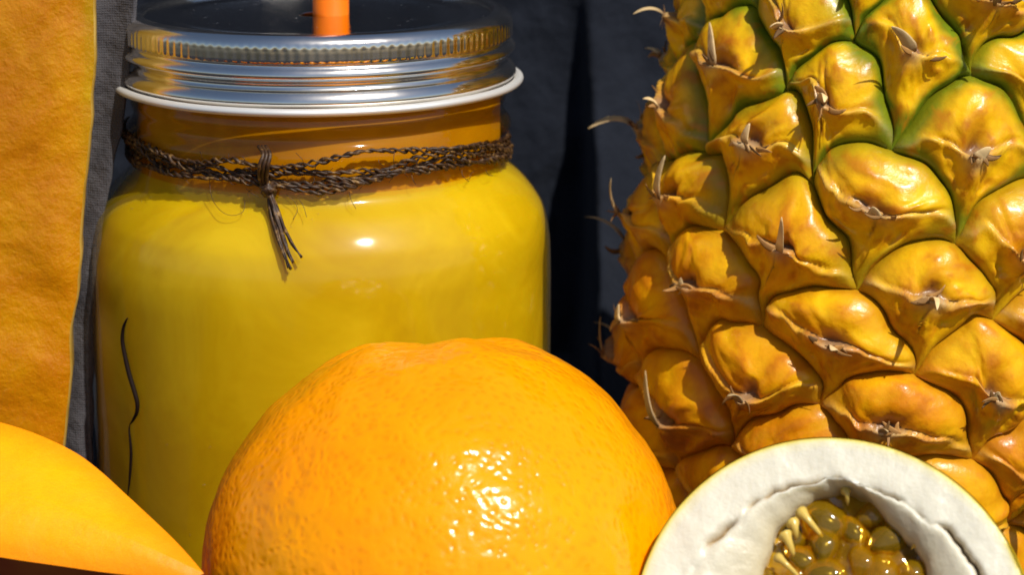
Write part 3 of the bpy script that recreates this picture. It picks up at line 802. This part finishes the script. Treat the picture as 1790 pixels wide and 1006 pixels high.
# ------------------------------------------------------------------ halved passion fruit
def passion():
    c = at_y(1444, 1094, -113); tilt = math.radians(38)
    nz = np.array([-0.22, -math.cos(tilt), math.sin(tilt)]); nz /= np.linalg.norm(nz)     # out of the cut face
    ux = np.array([1, 0, 0.]); ux = ux - nz*np.dot(ux, nz); ux /= np.linalg.norm(ux); uy = np.cross(nz, ux)
    R = 25.7
    toW = lambda x, y, z: c + ux*x + uy*y + nz*z
    ms, nt, bs = mat('yellow_fruit_skin'); n = noise_n(nt, 60, 4)
    r = ramp(nt, n.outputs[0], [(0.3, (0.74, 0.50, 0.006)), (0.7, (0.80, 0.60, 0.02))]); nt.links.new(r.outputs[0], bs.inputs['Base Color']); bs.inputs['Roughness'].default_value = 0.3
    mp, nt, bs = mat('white_pith'); at = N(nt, 'ShaderNodeVertexColor', layer_name='Col'); nt.links.new(at.outputs[0], bs.inputs['Base Color'])
    bs.inputs['Roughness'].default_value = 0.38; sss(bs, 0.5, (1, .9, .7), 2.0)
    n = noise_n(nt, 300, 5); b = bump(nt, None, n.outputs[0], 0.5, 0.5); n = noise_n(nt, 1200, 3); bump(nt, bs, n.outputs[0], 0.3, 0.15, b)
    root = thing('passion_fruit', (c[0], c[1]+10, 0), 'halved yellow passion fruit with thick white pith and seedy pulp', 'passion fruit')
    nseg = 180
    # outer skin bowl
    def sx(a): return 1 + 0.012*math.sin(2*a+.6) + 0.008*math.sin(3*a+2)
    L = 34.0
    def bowl(L):
        V = []
        for t in np.linspace(0, 1, 24):
            q = math.cos(t*math.pi/2) + .16*t*(1-t)**2*4; d = L*math.sin(t*math.pi/2)
            for i in range(nseg):
                a = 2*math.pi*i/nseg; V.append(toW(R*q*sx(a)*math.cos(a), R*q*sx(a)*math.sin(a), -d))
        return np.array(V)
    while bowl(L)[:, 2].min() > 0.1 and L < 60: L += 0.5
    V = bowl(L); print('PASSION', c, 'R', R, 'L', L, V[:, 2].min())
    F = [(k*nseg+i, k*nseg+(i+1) % nseg, (k+1)*nseg+(i+1) % nseg, (k+1)*nseg+i) for k in range(23) for i in range(nseg)]
    obj('skin', V, [f[::-1] for f in F], ms, root)
    # pith: ring of the cut face, groove, membrane, cavity wall
    oc = np.array([2.2, 0.0])                        # cavity sits off centre
    def cav(a): return 1.0/math.sqrt((math.cos(a)/12.0)**2 + (math.sin(a)/18.6)**2)*(1 + .03*math.sin(5*a) + .025*math.sin(9*a+1) + .03*noise.noise(Vector((math.cos(a)*7, math.sin(a)*7, 0))))
    def gro(a): return R*(0.765 + .02*math.sin(a*2+1) + .012*math.sin(5*a) + .035*noise.noise(Vector((math.cos(a)*5, math.sin(a)*5, 4))) + .02*noise.noise(Vector((math.cos(a)*17, math.sin(a)*17, 4))))
    V, C = [], []
    white = np.array([.74, .70, .57]); cream = np.array([.58, .50, .32]); dirt = np.array([.30, .17, .04])
    prof = [('o', 0.0, 0.0), ('o', .05, .12), ('o', .12, .15), ('o', .3, .1), ('o', .5, .1), ('o', .7, .05), ('o', .82, 0.05), ('o', .91, 0.0), ('o', .955, -.2), ('o', 1.0, -1.0), ('m', .03, -1.4), ('m', .09, -.3), ('m', .16, -.1), ('m', .26, -.2), ('m', .4, -.7), ('m', .6, -1.3), ('m', .8, -2.0), ('m', .94, -2.8), ('m', 1.0, -3.8)]
    for (kind, u, zz) in prof:
        for i in range(nseg):
            a = 2*math.pi*i/nseg
            d_ = np.array([math.cos(a), math.sin(a)])
            o_ = d_*R*sx(a)*.995; g_ = d_*gro(a) + np.array([.4, 0]); b_ = oc + cav(a)*d_
            if np.linalg.norm(b_) > np.linalg.norm(g_)*.97: b_ = b_*np.linalg.norm(g_)*.97/np.linalg.norm(b_)
            p = o_*(1-u) + g_*u if kind == 'o' else g_*(1-u) + b_*u
            gap = min(1.0, max(0.0, noise.noise(Vector((d_[0]*3.6, d_[1]*3.6, 1.3)))*1.9 + .9*noise.noise(Vector((d_[0]*11, d_[1]*11, 5))) + .62))
            ing = (kind == 'o' and u > .95) or (kind == 'm' and u < .06)
            z_ = zz*gap*1.5 if ing else zz
            z_ += (.30*fbm((p[0], p[1], 0), 0.22, 5) + .15*fbm((p[0], p[1], 7), .9, 3))*(u > .03 or kind == 'm')
            V.append(toW(p[0], p[1], z_))
            w_ = white.copy()
            if kind == 'o' and u < .01: w_ = np.array([.80, .58, .03])
            elif kind == 'o' and u < .06: w_ = np.array([.80, .68, .22])
            elif kind == 'o' and u < .15: w_ = np.array([.78, .72, .48])
            elif kind == 'm': w_ = white*(1-u) + cream*u
            dn = min(1, max(0, gap*1.15 + .5*noise.noise(Vector((p[0]*.7, p[1]*.7, 3)))))
            if (kind == 'o' and u > .98) or (kind == 'm' and u < .05): w_ = w_*(1-.8*dn) + dirt*.8*dn
            elif (kind == 'o' and u > .90) or (kind == 'm' and u < .12): w_ = w_*(1-.25*dn) + dirt*.25*dn
            C.append(w_)
    ex = [(1.0, -5.5), (.97, -8), (.85, -11), (.6, -13), (.3, -14), (0, -14.5)]
    for (q, zz) in ex:
        for i in range(nseg):
            a = 2*math.pi*i/nseg; b_ = oc*(1 if q else 1) + cav(a)*q*np.array([math.cos(a), math.sin(a)])
            g_ = gro(a)*.97
            if np.linalg.norm(b_) > g_: b_ = b_*g_/np.linalg.norm(b_)
            V.append(toW(b_[0], b_[1], zz)); C.append(np.array([.66, .44, .12]))
    tot = len(prof) + len(ex)
    F = [(k_*nseg+i, k_*nseg+(i+1) % nseg, (k_+1)*nseg+(i+1) % nseg, (k_+1)*nseg+i) for k_ in range(tot-1) for i in range(nseg)]
    obj('pith', V, F, mp, root, cols=np.array(C))
    # juice pool
    mj, nt, bs = mat('passion_pulp'); n = noise_n(nt, 120, 4)
    r = ramp(nt, n.outputs[0], [(0.3, (0.16, 0.075, 0.002)), (0.5, (0.40, 0.19, 0.003)), (0.7, (0.60, 0.35, 0.006))]); nt.links.new(r.outputs[0], bs.inputs['Base Color'])
    bs.inputs['Roughness'].default_value = 0.12; bs.inputs['Coat Weight'].default_value = 0.8; bs.inputs['Coat Roughness'].default_value = 0.05; sss(bs, 0.3, (1, .6, .1), 2.0)
    V = []
    for q in np.linspace(0, 1, 16):
        for i in range(nseg):
            a = 2*math.pi*i/nseg; b_ = oc + cav(a)*q*1.01*np.array([math.cos(a), math.sin(a)])
            V.append(toW(b_[0], b_[1], -4.9 + 1.3*fbm((b_[0], b_[1], 2), 0.35, 4) - .8*float(sst(b_[1], 8, 17))))
    F = [(k_*nseg+i, (k_+1)*nseg+i, (k_+1)*nseg+(i+1) % nseg, k_*nseg+(i+1) % nseg) for k_ in range(15) for i in range(nseg)]
    obj('pulp', V, F, mj, root)
    # arils with dark seeds
    ma, nt, bs = mat('aril_sac'); 
    nt.nodes.clear(); out = N(nt, 'ShaderNodeOutputMaterial'); mx = N(nt, 'ShaderNodeMixShader'); tr = N(nt, 'ShaderNodeBsdfTransparent'); tr.inputs[0].default_value = (0.96, 0.80, 0.28, 1)
    pb = N(nt, 'ShaderNodeBsdfPrincipled'); pb.inputs['Base Color'].default_value = (0.70, 0.40, 0.006, 1); pb.inputs['Roughness'].default_value = 0.07; pb.inputs['Coat Weight'].default_value = 0.6
    mx.inputs[0].default_value = 0.20; nt.links.new(tr.outputs[0], mx.inputs[1]); nt.links.new(pb.outputs[0], mx.inputs[2])
    gs = N(nt, 'ShaderNodeBsdfGlossy'); gs.inputs['Roughness'].default_value = 0.06; m4 = N(nt, 'ShaderNodeMixShader'); m4.inputs[0].default_value = 0.035
    nt.links.new(mx.outputs[0], m4.inputs[1]); nt.links.new(gs.outputs[0], m4.inputs[2]); nt.links.new(m4.outputs[0], out.inputs[0])
    md, nt, bs = mat('passion_seed'); bs.inputs['Base Color'].default_value = (0.010, 0.009, 0.003, 1); bs.inputs['Roughness'].default_value = 0.25
    mf, nt, bs = mat('funicle'); bs.inputs['Base Color'].default_value = (0.66, 0.46, 0.10, 1); bs.inputs['Roughness'].default_value = 0.25; sss(bs, .3, (1, .8, .3), 1.0)
    def ell(cx, cy, cz, rx, ry, rz, ang, nu=18, nv=12, sq=0):
        V = []
        for j in range(nv+1):
            b_ = math.pi*j/nv
            for i in range(nu):
                a = 2*math.pi*i/nu
                taper = 1 - sq*math.cos(b_)*0.0 - sq*0.35*math.sin(b_)*math.sin(a)
                x = rx*math.sin(b_)*math.cos(a)*taper; y = ry*math.sin(b_)*math.sin(a); z = rz*math.cos(b_)
                x, y = x*math.cos(ang)-y*math.sin(ang), x*math.sin(ang)+y*math.cos(ang)
                V.append(toW(cx+x, cy+y, cz+z))
        F = [(j*nu+i, (j+1)*nu+i, (j+1)*nu+(i+1) % nu, j*nu+(i+1) % nu) for j in range(nv) for i in range(nu)]
        return V, F
    def loc(px, py, depth=-5):
        p = on_plane(px, py, c + nz*depth, nz) - c
        return float(np.dot(p, ux)), float(np.dot(p, uy))
    pr_ = random.Random(11); placed = []
    for _ in range(900):
        lx = oc[0] + pr_.uniform(-10.8, 10.8); ly = oc[1] + pr_.uniform(-17, 17); sz = pr_.uniform(.75, 1.2)
        if ((lx-oc[0])/10.8)**2 + ((ly-oc[1])/17.4)**2 > 1: continue
        if any(math.hypot(lx-a_, ly-b_) < 1.55*(sz+c_) for a_, b_, c_ in placed): continue
        placed.append((lx, ly, sz))
        an = pr_.uniform(0, 3.1); dz = -4.9 + pr_.uniform(-.9, .4)
        V, F = ell(lx, ly, dz, 2.3*sz, 3.0*sz, 1.9*sz, an, sq=.6)
        V = [v_ + nz*.25*fbm(v_, .5, 3) + ux*.3*fbm(v_, .4, 2) for v_ in V]
        ar = obj('aril', V, F, ma, root)
        if pr_.random() < .6:
            V, F = ell(lx+.1, ly-.2, dz+.3, 1.25*sz, 1.95*sz, 1.1*sz, an, 14, 8, sq=.8); obj('seed', V, F, md, ar)
    fun = [((1400, 895), (1432, 938)), ((1372, 935), (1400, 985)), ((1478, 858), (1498, 892)), ((1618, 945), (1588, 952)), ((1360, 975), (1388, 1005)), ((1618, 990), (1590, 1000)), ((1440, 872), (1456, 905)), ((1386, 915), (1412, 952)), ((1366, 960), (1392, 992))]
    fun = [fun[0], fun[1], fun[2], fun[3], fun[4], fun[7]]
    for (a, b_) in fun:
        x0, y0 = loc(*a, -2.5); x1, y1 = loc(*b_, -3.5)
        jl, jb, jd = random.uniform(.45, 1.1), random.uniform(-1.4, 1.4), random.uniform(.3, 1.2)
        P = np.array([toW(x0+(x1-x0)*t*jl + jb*t*t*.7, y0+(y1-y0)*t*jl - abs(jb)*t*t*.5, -2.8 - 1.2*t + jd*math.sin(3.1*t)) for t in np.linspace(0, 1, 10)])
        V, F = tube(P, np.array([1.5, 1.25, 1.0, .85, .75, .7, .65, .6, .45, .15])*random.uniform(.4, .8), 10); obj('funicle', V, F, mf, root)
passion()
